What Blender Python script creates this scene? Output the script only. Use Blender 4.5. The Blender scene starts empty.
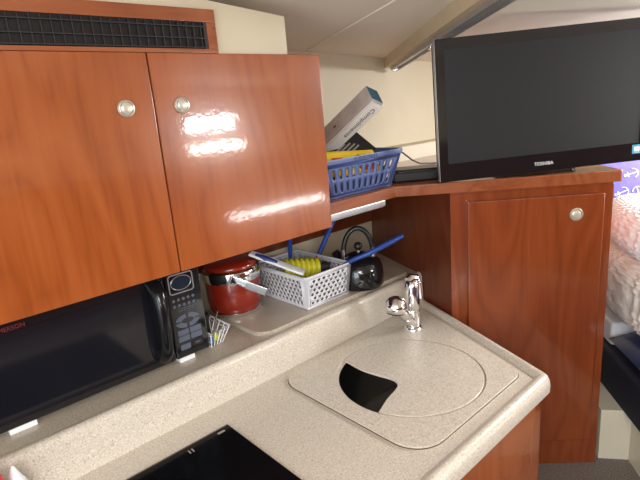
import bpy, bmesh, math, random
from mathutils import Vector, Matrix
from mathutils.geometry import tessellate_polygon
random.seed(7)
S = bpy.context.scene
COL = S.collection

# ------------------------------------------------------------------ camera
HC = 1.2915
cam_d = bpy.data.cameras.new('camera')
cam = bpy.data.objects.new('camera', cam_d)
COL.objects.link(cam)
r_ = Vector((0.733, -0.675, -0.081)); dn = Vector((-0.230, -0.134, -0.964)); fw = Vector((0.640, 0.725, -0.253))
fw.normalize(); r_ = (r_ - fw * r_.dot(fw)).normalized(); up = r_.cross(fw)
cam.matrix_world = Matrix(((r_.x, up.x, -fw.x, 0), (r_.y, up.y, -fw.y, 0), (r_.z, up.z, -fw.z, HC), (0, 0, 0, 1)))
cam_d.sensor_fit = 'HORIZONTAL'; cam_d.sensor_width = 36; cam_d.lens = 496 / 640 * 36
cam_d.clip_start = .02
S.camera = cam

# ------------------------------------------------------------------ world, lights, exposure
w = bpy.data.worlds.new('sky'); S.world = w; w.use_nodes = True
bg = w.node_tree.nodes['Background']; bg.inputs[0].default_value = (.80, .90, 1, 1); bg.inputs[1].default_value = 1.3

def area(name, loc, direction, sx, sy, power, color=(1, 1, 1)):
    l = bpy.data.lights.new(name, 'AREA'); l.shape = 'RECTANGLE'; l.size = sx; l.size_y = sy; l.energy = power; l.color = color
    o = bpy.data.objects.new(name, l); COL.objects.link(o); o.location = loc
    o.rotation_euler = Vector(direction).to_track_quat('-Z', 'Y').to_euler()
    return o
area('hatch_daylight', (2.50, -.03, 1.40), (-.25, .15, -1), .55, .55, 46, (.98, .99, 1))
area('companionway_daylight', (-1.45, -.30, 1.0), (1, .15, .12), 1.1, .95, 15, (.95, .98, 1))
area('added_overhead_fill', (-.55, -.60, 1.48), (.25, .30, -1), .7, .5, 19, (.98, .99, 1))  # added overhead fill lamp behind the camera, with no hatch of its own
area('added_ceiling_fill', (-.70, -1.33, 1.15), (.25, 1, .45), 1.1, .22, 13, (.95, .98, 1))  # added up-tilted lamp that brightens the ceiling and wall
area('upper_pane_daylight', (1.90, -1.33, 1.262), (0, 1, 0), .40, .10, 5.5, (.93, .96, 1))
area('lower_pane_daylight', (1.93, -1.33, 1.09), (0, 1, 0), .46, .055, 3.5, (1, .93, .86))
area('added_streak_light', (2.45, -1.33, .545), (0, 1, 0), 1.0, .05, 4, (1, .97, .93))  # added low lamp, mirrored as the bright streak in the doors
S.view_settings.view_transform = 'Standard'
S.view_settings.look = 'None'
S.view_settings.gamma = 1
S.view_settings.use_curve_mapping = False
S.view_settings.exposure = 0.22

# ------------------------------------------------------------------ materials
def mat(name, col, rough=.5, metal=0., coat=0., spec=.5, alpha=1, trans=0.):
    m = bpy.data.materials.new(name); m.use_nodes = True
    b = m.node_tree.nodes['Principled BSDF']
    b.inputs['Base Color'].default_value = (*col, 1); b.inputs['Roughness'].default_value = rough
    b.inputs['Metallic'].default_value = metal; b.inputs['Coat Weight'].default_value = coat
    b.inputs['Coat Roughness'].default_value = .06
    b.inputs['Specular IOR Level'].default_value = spec
    b.inputs['Transmission Weight'].default_value = trans
    return m
def nodes(m): return m.node_tree.nodes, m.node_tree.links, m.node_tree.nodes['Principled BSDF']
def ramp(n, stops):
    r = n.new('ShaderNodeValToRGB'); e = r.color_ramp.elements
    while len(e) < len(stops): e.new(.5)
    for k, (p, c) in enumerate(stops): e[k].position = p; e[k].color = (*c, 1)
    return r
def coords(n, l, scale, rot=(0, 0, 0)):
    t = n.new('ShaderNodeTexCoord'); mp = n.new('ShaderNodeMapping'); mp.inputs['Scale'].default_value = scale
    mp.inputs['Rotation'].default_value = rot
    l.new(t.outputs['Object'], mp.inputs['Vector']); return mp
def wood(name, dark, mid, light, rough=.22, coat=.85, grain=(14, 14, 3.2), rot=(0, 0, 0)):
    m = mat(name, mid, rough, coat=coat); n, l, b = nodes(m)
    mp = coords(n, l, grain, rot)
    n1 = n.new('ShaderNodeTexNoise'); n1.inputs['Scale'].default_value = .42; n1.inputs['Detail'].default_value = 1; n1.inputs['Distortion'].default_value = .6
    l.new(mp.outputs[0], n1.inputs['Vector'])
    mu = n.new('ShaderNodeMath'); mu.operation = 'MULTIPLY'; mu.inputs[1].default_value = 15
    l.new(n1.outputs['Fac'], mu.inputs[0])
    fr = n.new('ShaderNodeMath'); fr.operation = 'PINGPONG'; fr.inputs[1].default_value = 1
    l.new(mu.outputs[0], fr.inputs[0])
    mp2 = coords(n, l, [c if c > 8 else c * .22 for c in grain], rot)
    n2 = n.new('ShaderNodeTexNoise'); n2.inputs['Scale'].default_value = 9; n2.inputs['Detail'].default_value = 4
    l.new(mp2.outputs[0], n2.inputs['Vector'])
    n3 = n.new('ShaderNodeTexNoise'); n3.inputs['Scale'].default_value = .32
    l.new(mp.outputs[0], n3.inputs['Vector'])
    a = n.new('ShaderNodeMath'); a.operation = 'MULTIPLY_ADD'; a.inputs[1].default_value = .26
    l.new(fr.outputs[0], a.inputs[0])
    a2 = n.new('ShaderNodeMath'); a2.operation = 'MULTIPLY_ADD'; a2.inputs[1].default_value = .42
    l.new(n2.outputs['Fac'], a2.inputs[0])
    a3 = n.new('ShaderNodeMath'); a3.operation = 'MULTIPLY'; a3.inputs[1].default_value = .30
    l.new(n3.outputs['Fac'], a3.inputs[0])
    l.new(a3.outputs[0], a2.inputs[2]); l.new(a2.outputs[0], a.inputs[2])
    r = ramp(n, [(.20, dark), (.46, mid), (.85, light)])
    l.new(a.outputs[0], r.inputs['Fac']); l.new(r.outputs['Color'], b.inputs['Base Color'])
    bp = n.new('ShaderNodeBump'); bp.inputs['Strength'].default_value = .012; bp.inputs['Distance'].default_value = .01
    n4 = n.new('ShaderNodeTexNoise'); n4.inputs['Scale'].default_value = 90; t = n.new('ShaderNodeTexCoord')
    l.new(t.outputs['Object'], n4.inputs['Vector'])
    l.new(n4.outputs['Fac'], bp.inputs['Height']); l.new(bp.outputs[0], b.inputs['Normal']); l.new(bp.outputs[0], b.inputs['Coat Normal'])
    return m
def speckled(name, base, dark, light, rough=.28, scale=300):
    m = mat(name, base, rough, coat=.25); n, l, b = nodes(m)
    mp = coords(n, l, (1, 1, 1))
    v = n.new('ShaderNodeTexNoise'); v.inputs['Scale'].default_value = scale; v.inputs['Detail'].default_value = 1.5
    l.new(mp.outputs[0], v.inputs['Vector'])
    r = ramp(n, [(.30, dark), (.46, base), (.58, base), (.72, light)])
    l.new(v.outputs['Fac'], r.inputs['Fac']); l.new(r.outputs['Color'], b.inputs['Base Color'])
    return m
def noisy(name, c1, c2, scale, rough, bump=0., dist=.002, coat=0.):
    m = mat(name, c1, rough, coat=coat); n, l, b = nodes(m)
    mp = coords(n, l, (1, 1, 1))
    v = n.new('ShaderNodeTexNoise'); v.inputs['Scale'].default_value = scale; v.inputs['Detail'].default_value = 4
    l.new(mp.outputs[0], v.inputs['Vector'])
    r = ramp(n, [(.3, c1), (.7, c2)]); l.new(v.outputs['Fac'], r.inputs['Fac']); l.new(r.outputs['Color'], b.inputs['Base Color'])
    if bump:
        bp = n.new('ShaderNodeBump'); bp.inputs['Strength'].default_value = bump; bp.inputs['Distance'].default_value = dist
        l.new(v.outputs['Fac'], bp.inputs['Height']); l.new(bp.outputs[0], b.inputs['Normal'])
    return m

W_DOOR = wood('cherry_veneer', (.22, .045, .009), (.31, .072, .015), (.38, .102, .026))
W_TALL = wood('cherry_veneer_deep', (.17, .032, .008), (.235, .048, .0115), (.285, .066, .018))
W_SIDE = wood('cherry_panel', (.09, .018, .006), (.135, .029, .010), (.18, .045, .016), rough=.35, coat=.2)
W_FLAT = wood('cherry_worktop', (.19, .045, .014), (.275, .074, .025), (.35, .112, .042), grain=(3.2, 14, 14), coat=.4)
W_DARK = mat('dark_gap', (.012, .007, .005), .7)
STONE = speckled('speckled_solid_surface', (.61, .545, .455), (.42, .35, .27), (.76, .70, .62))
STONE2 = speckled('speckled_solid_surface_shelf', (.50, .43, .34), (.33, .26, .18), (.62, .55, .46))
CREAM = noisy('cream_vinyl_wall', (.58, .50, .355), (.61, .53, .385), 7, .55)
CREAM2 = noisy('cream_vinyl_ceiling', (.82, .75, .64), (.84, .77, .66), 5, .6)
CREAM3 = noisy('cream_gelcoat', (.68, .62, .48), (.71, .65, .51), 6, .35)
BEAM = noisy('tan_vinyl_beam', (.58, .47, .30), (.61, .50, .33), 12, .5)
CARPET = noisy('grey_carpet', (.11, .09, .075), (.32, .28, .24), 230, .95, .8, .006)
CHROME = mat('chrome', (.82, .82, .83), .07, 1)
STEEL = mat('brushed_steel', (.42, .42, .41), .28, 1)
ALU = noisy('aluminium', (.46, .46, .47), (.54, .54, .55), 60, .35); ALU.node_tree.nodes['Principled BSDF'].inputs['Metallic'].default_value = .75
BLACKGLOSS = mat('black_gloss_plastic', (.008, .008, .010), .09, coat=.4)
BLACKSATIN = mat('black_satin_plastic', (.012, .012, .013), .35)
BLACKMAT = mat('black_matte_plastic', (.015, .015, .016), .55)
GLASSBLACK = mat('black_ceramic_glass', (.004, .004, .005), .10, spec=.12)
MWGLASS = noisy('tinted_oven_glass', (.006, .006, .010), (.010, .010, .014), 3, .10); MWGLASS.node_tree.nodes['Principled BSDF'].inputs['Specular IOR Level'].default_value = .6
SCREEN = mat('matte_screen', (.017, .017, .019), .45, spec=.3)
KNOBRIM = mat('satin_nickel', (.62, .57, .48), .3, .6)
KNOBCAP = mat('nickel_button', (.68, .62, .52), .35, .5)
RED = noisy('red_enamel', (.25, .018, .007), (.28, .021, .008), 8, .28, coat=.4)
WHITEPL = mat('white_plastic', (.74, .74, .78), .38)
WHITEPL2 = mat('bright_white_plastic', (.85, .86, .88), .3)
BLUEPL = noisy('slate_blue_plastic', (.080, .115, .285), (.088, .126, .31), 20, .38)
BLUEHANDLE = mat('royal_blue_plastic', (.020, .060, .30), .35)
NAVYPL = mat('navy_plastic', (.02, .03, .17), .35)
YELLOW = mat('yellow_green_silicone', (.58, .54, .025), .4)
YELLOWBAG = mat('yellow_foil', (.85, .60, .03), .3)
REDINK = mat('red_ink', (.55, .03, .03), .4)
DARKRED = mat('dim_red_ink', (.20, .014, .018), .4)
WHITEINK = mat('white_ink', (.85, .85, .85), .4)
BLACKINK = mat('black_ink', (.03, .03, .03), .5)
GREYINK = mat('grey_ink', (.30, .27, .24), .5)
CARD = noisy('printed_card', (.42, .36, .31), (.50, .43, .37), 30, .5)
CARDWHITE = noisy('white_card', (.72, .68, .64), (.78, .74, .70), 12, .5)
TEAL = noisy('teal_card', (.018, .095, .155), (.025, .115, .18), 40, .5)
BUTTON = mat('blue_grey_buttons', (.09, .11, .15), .4)
DISPLAY = mat('display_glass', (.012, .020, .035), .12)
DISPRING = mat('silver_ring', (.33, .34, .36), .3, .6)
NAVY = noisy('navy_nylon', (.014, .028, .085), (.024, .042, .12), 18, .36)
NAVYDARK = noisy('navy_mattress_cloth', (.006, .008, .018), (.010, .012, .026), 60, .7)
PURPLE = noisy('violet_cotton', (.20, .165, .60), (.225, .185, .65), 60, .8)
SHEET = mat('white_sheet', (.82, .82, .84), .8)
KNITW = noisy('overlit_white_knit', (.93, .94, .95), (.95, .96, .97), 45, .9, .5, .006)  # white raised and cooled to imitate strong light on the upper fold
KNITP = noisy('peach_cream_knit', (.88, .79, .68), (.91, .87, .82), 60, .9, .6, .006)
STICKER = mat('light_blue_sticker', (.03, .34, .60), .4)
LIGHTYEL = mat('lemon_plastic', (.75, .75, .05), .4)
SKYBLUE = mat('sky_blue_plastic', (.05, .25, .65), .4)
CLEAR = mat('milky_plastic', (.78, .78, .80), .25)
GREYPL = mat('grey_plastic', (.16, .16, .16), .4)

# ------------------------------------------------------------------ mesh helpers
def bm_new(): return bmesh.new()
def merge(bm, b2):
    me = bpy.data.meshes.new('tmp'); b2.to_mesh(me); b2.free(); bm.from_mesh(me); bpy.data.meshes.remove(me)
def box(bm, lo, hi, bev=0, seg=2, M=None):
    b = bmesh.new(); bmesh.ops.create_cube(b, size=1)
    lo = Vector(lo); hi = Vector(hi); s = hi - lo; c = (hi + lo) / 2
    for v in b.verts: v.co = Vector((v.co.x * s.x, v.co.y * s.y, v.co.z * s.z)) + c
    if bev: bmesh.ops.bevel(b, geom=b.edges[:], offset=bev, segments=seg, profile=.5, affect='EDGES')
    if M is not None: bmesh.ops.transform(b, matrix=M, verts=b.verts)
    merge(bm, b); return bm
def prism(bm, outer, z0, z1, holes=(), bev=0, seg=2, M=None, floor=True):
    """vertical prism over a plan polygon; holes are polygons too"""
    b = bmesh.new()
    if not holes:
        vb = [b.verts.new((x, y, z0)) for x, y in outer]; vt = [b.verts.new((x, y, z1)) for x, y in outer]
        k = len(outer)
        b.faces.new(vt); b.faces.new(vb[::-1])
        for i in range(k): b.faces.new((vb[i], vb[(i + 1) % k], vt[(i + 1) % k], vt[i]))
        bmesh.ops.recalc_face_normals(b, faces=b.faces)
        if bev:
            es = [e for e in b.edges if abs(e.verts[0].co.z - e.verts[1].co.z) < 1e-6 and max(e.verts[0].co.z, e.verts[1].co.z) > z1 - 1e-6]
            bmesh.ops.bevel(b, geom=es, offset=bev, segments=seg, profile=.5, affect='EDGES')
    else:
        loops = [list(outer)] + [list(h) for h in holes]
        flat = [p for lp in loops for p in lp]
        tris = tessellate_polygon([[Vector((x, y, 0)) for x, y in lp] for lp in loops])
        vt = [b.verts.new((x, y, z1)) for x, y in flat]; vb = [b.verts.new((x, y, z0)) for x, y in flat]
        for t in tris:
            b.faces.new([vt[i] for i in t]); b.faces.new([vb[i] for i in t][::-1])
        s = 0
        for lp in loops:
            k = len(lp)
            for i in range(k):
                a, c = s + i, s + (i + 1) % k
                b.faces.new((vb[a], vb[c], vt[c], vt[a]))
            s += k
        bmesh.ops.recalc_face_normals(b, faces=b.faces)
    if M is not None: bmesh.ops.transform(b, matrix=M, verts=b.verts)
    merge(bm, b); return bm
def frame_axes(t):
    t = Vector(t).normalized(); a = Vector((0, 0, 1)) if abs(t.z) < .9 else Vector((1, 0, 0))
    u = t.cross(a).normalized(); return t, u, u.cross(t).normalized()
def tube(bm, pts, r, seg=10, closed=False, cap=True):
    pts = [Vector(p) for p in pts]; n = len(pts); rr = r if isinstance(r, (list, tuple)) else [r] * n
    rings = []; t, u, v = frame_axes(pts[1] - pts[0])
    for i, p in enumerate(pts):
        a = pts[(i + 1) % n] if (closed or i < n - 1) else p
        c = pts[(i - 1) % n] if (closed or i > 0) else p
        tn = (a - c).normalized()
        u = (u - tn * u.dot(tn)).normalized(); v = tn.cross(u)
        rings.append([bm.verts.new(p + (u * math.cos(2 * math.pi * k / seg) + v * math.sin(2 * math.pi * k / seg)) * rr[i]) for k in range(seg)])
    m = n if closed else n - 1
    for i in range(m):
        A, B = rings[i], rings[(i + 1) % n]
        for k in range(seg): bm.faces.new((A[k], A[(k + 1) % seg], B[(k + 1) % seg], B[k]))
    if cap and not closed: bm.faces.new(rings[0][::-1]); bm.faces.new(rings[-1])
    return bm
def lathe(bm, prof, seg=48, M=None):
    """profile (radius, height) revolved about Z"""
    b = bmesh.new(); rings = []
    for r, z in prof:
        if r < 1e-6: rings.append([b.verts.new((0, 0, z))])
        else: rings.append([b.verts.new((r * math.cos(2 * math.pi * k / seg), r * math.sin(2 * math.pi * k / seg), z)) for k in range(seg)])
    for A, B in zip(rings, rings[1:]):
        for k in range(seg):
            k2 = (k + 1) % seg
            if len(A) == 1 and len(B) == 1: continue
            if len(A) == 1: b.faces.new((A[0], B[k2], B[k]))
            elif len(B) == 1: b.faces.new((A[k], A[k2], B[0]))
            else: b.faces.new((A[k], A[k2], B[k2], B[k]))
    bmesh.ops.recalc_face_normals(b, faces=b.faces)
    if M is not None: bmesh.ops.transform(b, matrix=M, verts=b.verts)
    merge(bm, b); return bm
def axis_matrix(o, z, x=None):
    z = Vector(z).normalized()
    if x is None: _, u, v = frame_axes(z); x = u
    x = Vector(x); x = (x - z * x.dot(z)).normalized(); y = z.cross(x)
    o = Vector(o)
    return Matrix(((x.x, y.x, z.x, o.x), (x.y, y.y, z.y, o.y), (x.z, y.z, z.z, o.z), (0, 0, 0, 1)))
def arc(cx, cy, r, a0, a1, n):
    return [(cx + r * math.cos(math.radians(a0 + (a1 - a0) * k / n)), cy + r * math.sin(math.radians(a0 + (a1 - a0) * k / n))) for k in range(n + 1)]
def rounded(poly, rads, n=8):
    out = []; k = len(poly)
    if not isinstance(rads, (list, tuple)): rads = [rads] * k
    for i in range(k):
        p = Vector(poly[i]); a = (Vector(poly[i - 1]) - p); b = (Vector(poly[(i + 1) % k]) - p); r = rads[i]
        if r <= 0: out.append(tuple(p)); continue
        a.normalize(); b.normalize(); ang = a.angle(b); d = r / math.tan(ang / 2)
        c = p + (a + b).normalized() * (r / math.sin(ang / 2))
        s = p + a * d; e = p + b * d
        v0 = s - c; v1 = e - c; t0 = math.atan2(v0.y, v0.x); t1 = math.atan2(v1.y, v1.x); dt = (t1 - t0 + math.pi) % (2 * math.pi) - math.pi
        for j in range(n + 1): out.append((c.x + r * math.cos(t0 + dt * j / n), c.y + r * math.sin(t0 + dt * j / n)))
    return out
def sweep(bm, path, prof, close_caps=True):
    """sweep a closed (offset, z) profile along a plan path; offset is to the left of travel"""
    pts = [Vector(p) for p in path]; rows = []
    for i, p in enumerate(pts):
        a = (pts[i] - pts[i - 1]).normalized() if i else None
        b = (pts[i + 1] - pts[i]).normalized() if i < len(pts) - 1 else None
        if a is None: a = b
        if b is None: b = a
        na = Vector((-a.y, a.x)); nb = Vector((-b.y, b.x)); m = (na + nb).normalized(); m /= max(.3, m.dot(na))
        rows.append([bm.verts.new((p.x + m.x * o, p.y + m.y * o, z)) for o, z in prof])
    k = len(prof)
    for A, B in zip(rows, rows[1:]):
        for j in range(k): bm.faces.new((A[j], A[(j + 1) % k], B[(j + 1) % k], B[j]))
    if close_caps: bm.faces.new(rows[0]); bm.faces.new(rows[-1][::-1])
    bmesh.ops.recalc_face_normals(bm, faces=bm.faces); return bm
def perforated(bm, P00, P10, P11, P01, nu, nv, shape, stagger=False, margin=(.06, .12)):
    """one wall with a grid of holes; shape(k, n) gives the hole outline in cell units -.5 .. .5"""
    P00, P10, P11, P01 = map(Vector, (P00, P10, P11, P01))
    def at(u, v): return (P00 * (1 - u) + P10 * u) * (1 - v) + (P01 * (1 - u) + P11 * u) * v
    mu, mv, mt = margin if len(margin) == 3 else (*margin, margin[1])
    def quad(u0, v0, u1, v1):
        if u1 - u0 < 1e-5 or v1 - v0 < 1e-5: return
        bm.faces.new([bm.verts.new(at(u, v)) for u, v in ((u0, v0), (u1, v0), (u1, v1), (u0, v1))])
    quad(0, 0, 1, mv); quad(0, 1 - mt, 1, 1); quad(0, mv, mu, 1 - mt); quad(1 - mu, mv, 1, 1 - mt)
    cu = (1 - 2 * mu) / nu; cv = (1 - mv - mt) / nv
    N = 16
    sq = []
    for k in range(N):
        a = 2 * math.pi * k / N; c, s = math.cos(a), math.sin(a); m = max(abs(c), abs(s)); sq.append((c / m * .5, s / m * .5))
    for j in range(nv):
        off = .5 if (stagger and j % 2) else 0
        cells = nu - 1 if off else nu
        v0 = mv + j * cv
        if off: quad(mu, v0, mu + cu / 2, v0 + cv); quad(1 - mu - cu / 2, v0, 1 - mu, v0 + cv)
        for i in range(cells):
            uc = mu + (i + .5 + off) * cu; vc = v0 + cv / 2
            O = [bm.verts.new(at(uc + x * cu, vc + y * cv)) for x, y in sq]
            I = [bm.verts.new(at(uc + shape(k, N)[0] * cu, vc + shape(k, N)[1] * cv)) for k in range(N)]
            for k in range(N): bm.faces.new((O[k], O[(k + 1) % N], I[(k + 1) % N], I[k]))
    return bm
def text_bm(bm, body, size, M, depth=.0006, shear=0, align='CENTER'):
    c = bpy.data.curves.new('lettering', 'FONT'); c.body = body; c.size = size; c.extrude = depth; c.shear = shear
    c.align_x = align; c.align_y = 'CENTER'; c.resolution_u = 4
    o = bpy.data.objects.new('lettering', c); COL.objects.link(o)
    dg = bpy.context.evaluated_depsgraph_get(); me = o.evaluated_get(dg).to_mesh()
    b = bmesh.new(); b.from_mesh(me); o.evaluated_get(dg).to_mesh_clear()
    bpy.data.objects.remove(o); bpy.data.curves.remove(c)
    bmesh.ops.transform(b, matrix=M, verts=b.verts); merge(bm, b); return bm

def base_of(p):
    v = Vector((0, 0, 0))
    while p is not None: v = v + p.location; p = p.parent
    return v
def obj(name, bm, m, parent=None, smooth=40, label=None, solid=0, sub=0):
    me = bpy.data.meshes.new(name)
    off = base_of(parent)
    for v in bm.verts: v.co -= off
    bm.to_mesh(me); bm.free()
    for mm in (m if isinstance(m, (list, tuple)) else [m]): me.materials.append(mm)
    if smooth:
        for p in me.polygons: p.use_smooth = True
        me.set_sharp_from_angle(angle=math.radians(smooth))
    o = bpy.data.objects.new(name, me); COL.objects.link(o)
    if parent: o.parent = parent
    if label: o['label'] = label
    if smooth and smooth < 56:
        md = o.modifiers.new('normals', 'WEIGHTED_NORMAL'); md.mode = 'FACE_AREA'; md.keep_sharp = True
    if solid:
        md = o.modifiers.new('thickness', 'SOLIDIFY'); md.thickness = solid; md.offset = 0
    if sub:
        md = o.modifiers.new('smooth', 'SUBSURF'); md.levels = sub; md.render_levels = sub
    return o
def thing(name, label, cat, loc, group=None):
    o = bpy.data.objects.new(name, None); COL.objects.link(o); o.location = loc; o['label'] = label; o['category'] = cat
    o.empty_display_size = .05
    if group: o['group'] = group
    return o
def tag(o, label, cat, group=None):
    o['label'] = label; o['category'] = cat
    if group: o['group'] = group
    return o
def struct(name, bm, m, smooth=0):
    o = obj(name, bm, m, smooth=smooth); o['kind'] = 'structure'; return o

# ------------------------------------------------------------------ common geometry
P = Vector((1.328, .872)); D = Vector((.695, -.719)); N = Vector((.719, .695))       # face of the diagonal cabinet
def F(s, n=0): q = P + D * s + N * n; return (q.x, q.y)
def panel_x(y): return 1.328 + (y - .872) * .3906                                     # line of the cabinet's dark side panel
ZC, ZL, ZW, YB = .5915, .688, 1.044, 1.40
KU = 1.065      # the upper wall stands a little behind the lower one
YU = YB * KU
def ceil_z(x, y): return HC + KU * (1.5535 - .047 * x / KU + .015 * (1.4 - y / KU) - HC)

# ------------------------------------------------------------------ setting
b = bm_new(); box(b, (-1.6, -1.4, -.06), (3.4, 1.55, 0)); struct('floor', b, CARPET)
b = bm_new(); box(b, (-1.6, YB, 0), (3.4, YU + .05, 1.105)); box(b, (-1.6, YU, 1.10), (3.4, YU + .05, 1.75)); struct('wall_back', b, CREAM)
b = bm_new(); box(b, (3.3, -1.4, 0), (3.35, YU, 1.75)); struct('wall_forward', b, CREAM)
b = bm_new(); box(b, (-1.6, -1.45, 0), (3.4, -1.40, 1.75)); struct('wall_opposite', b, CREAM)
b = bm_new(); box(b, (-1.6, -1.4, 0), (3.3, -1.36, .98)); struct('trim_1', b, W_SIDE)
b = bm_new()
for z0, z1 in ((1.03, 1.055), (1.125, 1.205), (1.325, 1.35)): box(b, (1.62, -1.4, z0), (2.22, -1.34, z1), .004)
for x in (1.62, 2.19): box(b, (x, -1.4, 1.03), (x + .03, -1.34, 1.35), .004)
struct('window_1', b, CREAM3)
b = bm_new()
for z0, z1 in ((1.0, 1.03), (1.28, 1.31)): box(b, (-1.30, -1.4, z0), (-.10, -1.335, z1), .004)
for x in (-1.30, -.13): box(b, (x, -1.4, 1.0), (x + .03, -1.335, 1.31), .004)
struct('fill_light_frame', b, CREAM3)  # unseen frame added around the ceiling fill lamp
b = bm_new(); v = []
hole = [(1.84, -.5), (2.36, -.5), (2.36, 0), (1.84, 0)]
prism(b, [(-1.6, -1.45), (3.4, -1.45), (3.4, YU + .05), (-1.6, YU + .05)], 0, .03)
for v in b.verts: v.co.z += ceil_z(v.co.x, v.co.y)
struct('ceiling', b, CREAM2)
# seam batten on the ceiling
b = bm_new(); a = Vector((1.235, 1.39)) * KU; c = Vector((.78, .34)) * KU; d = (c - a).normalized(); q = Vector((-d.y, d.x)) * .0025
prism(b, [tuple(a + q), tuple(c + q), tuple(c - q), tuple(a - q)], -.004, .004)
for v in b.verts: v.co.z += ceil_z(v.co.x, v.co.y)
struct('trim_2', b, CREAM2)
# tan deck beam
b = bm_new(); a = Vector((1.668, 1.40)) * KU; d = Vector((-.634, -.773)); q = Vector((.773, -.634)); L = 1.9
prism(b, [tuple(a), tuple(a + d * L), tuple(a + d * L + q * .06), tuple(a + q * .06)], -.042, .012)
for v in b.verts: v.co.z += ceil_z(v.co.x, v.co.y)
struct('trim_3', b, BEAM)
t = thing('curtain_track', 'aluminium curtain track under the tan ceiling beam', 'curtain track', (1.78, 1.44, 1.43))
def along(s, off, dz): p = a + d * s + q * off; return Vector((p.x, p.y, ceil_z(p.x, p.y) + dz))
b = bm_new()
for o0, o1, z0, z1 in ((.020, .060, -.046, -.0425), (.020, .027, -.056, -.046), (.053, .060, -.056, -.046)):
    pts = [along(s, o, dz) for s in (.03, 1.3) for o, dz in ((o0, z0), (o1, z0), (o1, z1), (o0, z1))]
    vs = [b.verts.new(p) for p in pts]
    for f in ((0, 1, 2, 3), (7, 6, 5, 4), (0, 4, 5, 1), (1, 5, 6, 2), (2, 6, 7, 3), (3, 7, 4, 0)): b.faces.new([vs[i] for i in f])
bmesh.ops.recalc_face_normals(b, faces=b.faces)
obj('rail', b, ALU, t, 0)
for s in (.04, .62):
    b = bm_new(); M = axis_matrix(along(s, .04, -.056), (d.x, d.y, 0), (q.x, q.y, 0))
    box(b, (-.010, -.006, -.018), (.010, .006, .018), .002, M=M); box(b, (-.004, -.004, -.030), (.004, .010, .030), .001, M=M)
    obj('end_stop' if s < .1 else 'glider', b, CHROME, t)
# cream upstand at the back of the wooden worktop
b = bm_new(); box(b, (.9, YB - .012, ZW - .04), (3.3, YB, 1.105), .004); struct('trim_4', b, CREAM3)
# wood fascia on the wall below the shelf
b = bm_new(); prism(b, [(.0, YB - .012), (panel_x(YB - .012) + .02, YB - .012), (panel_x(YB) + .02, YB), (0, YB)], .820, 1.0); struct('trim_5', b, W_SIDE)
# cream box above the overhead cabinet
b = bm_new(); prism(b, [(-.3, .962), (.796, .962), (.796, YU), (-.3, YU)], 1.424, 1.6)
for v in b.verts:
    if v.co.z > 1.5: v.co.z = 1.529 + (.58 - v.co.x) * .10
struct('wall_upper', b, CREAM)

# ------------------------------------------------------------------ overhead cabinet
t = thing('overhead_cabinet', 'glossy cherry overhead cabinet with two doors above the microwave', 'cabinet', (0, 1.39, .985))
b = bm_new(); box(b, (-.02, .968, .988), (.884, YB - .013, 1.422), .001); obj('body', b, W_DOOR, t)
for x0, x1, kx, lab in ((-.002, .4395, .384, 'left'), (.4425, .8865, .498, 'right')):
    b = bm_new(); box(b, (x0, .950, .985), (x1, .966, 1.4228), .0015); dr = obj('door', b, W_DOOR, t)
    for nm, prof, m in (('knob_rim', [(0, 0), (.0155, 0), (.0165, .002), (.0150, .005), (.0125, .0058), (.0118, .003), (0, .003)], KNOBRIM),
                        ('knob_button', [(.0112, .002), (.0112, .0055), (.0095, .0072), (.004, .0080), (0, .0081)], KNOBCAP)):
        b = bm_new(); lathe(b, prof, 32, axis_matrix((kx, .950, 1.323), (0, -1, 0))); obj(nm, b, m, dr)

# vent panel
t = thing('vent_panel', 'wooden panel with long black air vent above the overhead doors', 'vent', (.3, .962, 1.424))
b = bm_new()
for lo, hi in (((-.3, .952, 1.4235), (.602, .961, 1.4315)), ((-.3, .952, 1.483), (.602, .961, 1.508)), ((.580, .952, 1.4315), (.602, .961, 1.483))): box(b, lo, hi, .0008)
obj('frame', b, W_FLAT, t)
b = bm_new(); box(b, (-.3, .9600, 1.4315), (.580, .9612, 1.483)); obj('backing', b, W_DARK, t)
b = bm_new()
for z in (1.4345, 1.452, 1.474): box(b, (-.29, .9515, z - .0012), (.578, .9595, z + .0012), .0006)
for k in range(52): x = -.28 + k * .0166; box(b, (x, .9545, 1.433), (x + .002, .9598, 1.482))
box(b, (.573, .953, 1.4315), (.579, .9598, 1.483)); obj('grille', b, BLACKMAT, t)
b = bm_new(); lathe(b, [(0, 0), (.0018, 0), (.0016, .0008), (0, .001)], 12, axis_matrix((.596, .952, 1.472), (0, -1, 0))); obj('screw', b, BLACKMAT, t)

# ------------------------------------------------------------------ tall diagonal cabinet
t = thing('tall_cabinet', 'tall diagonal cherry cabinet with one door under the television', 'cabinet', (*F(.25, .1), 0))
b = bm_new(); prism(b, [F(.494, .002), F(.494, .40), (1.98, YB - .012), (panel_x(YB - .012) + .002, YB - .012), F(.0, .002)], 0, ZW - .036)
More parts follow.
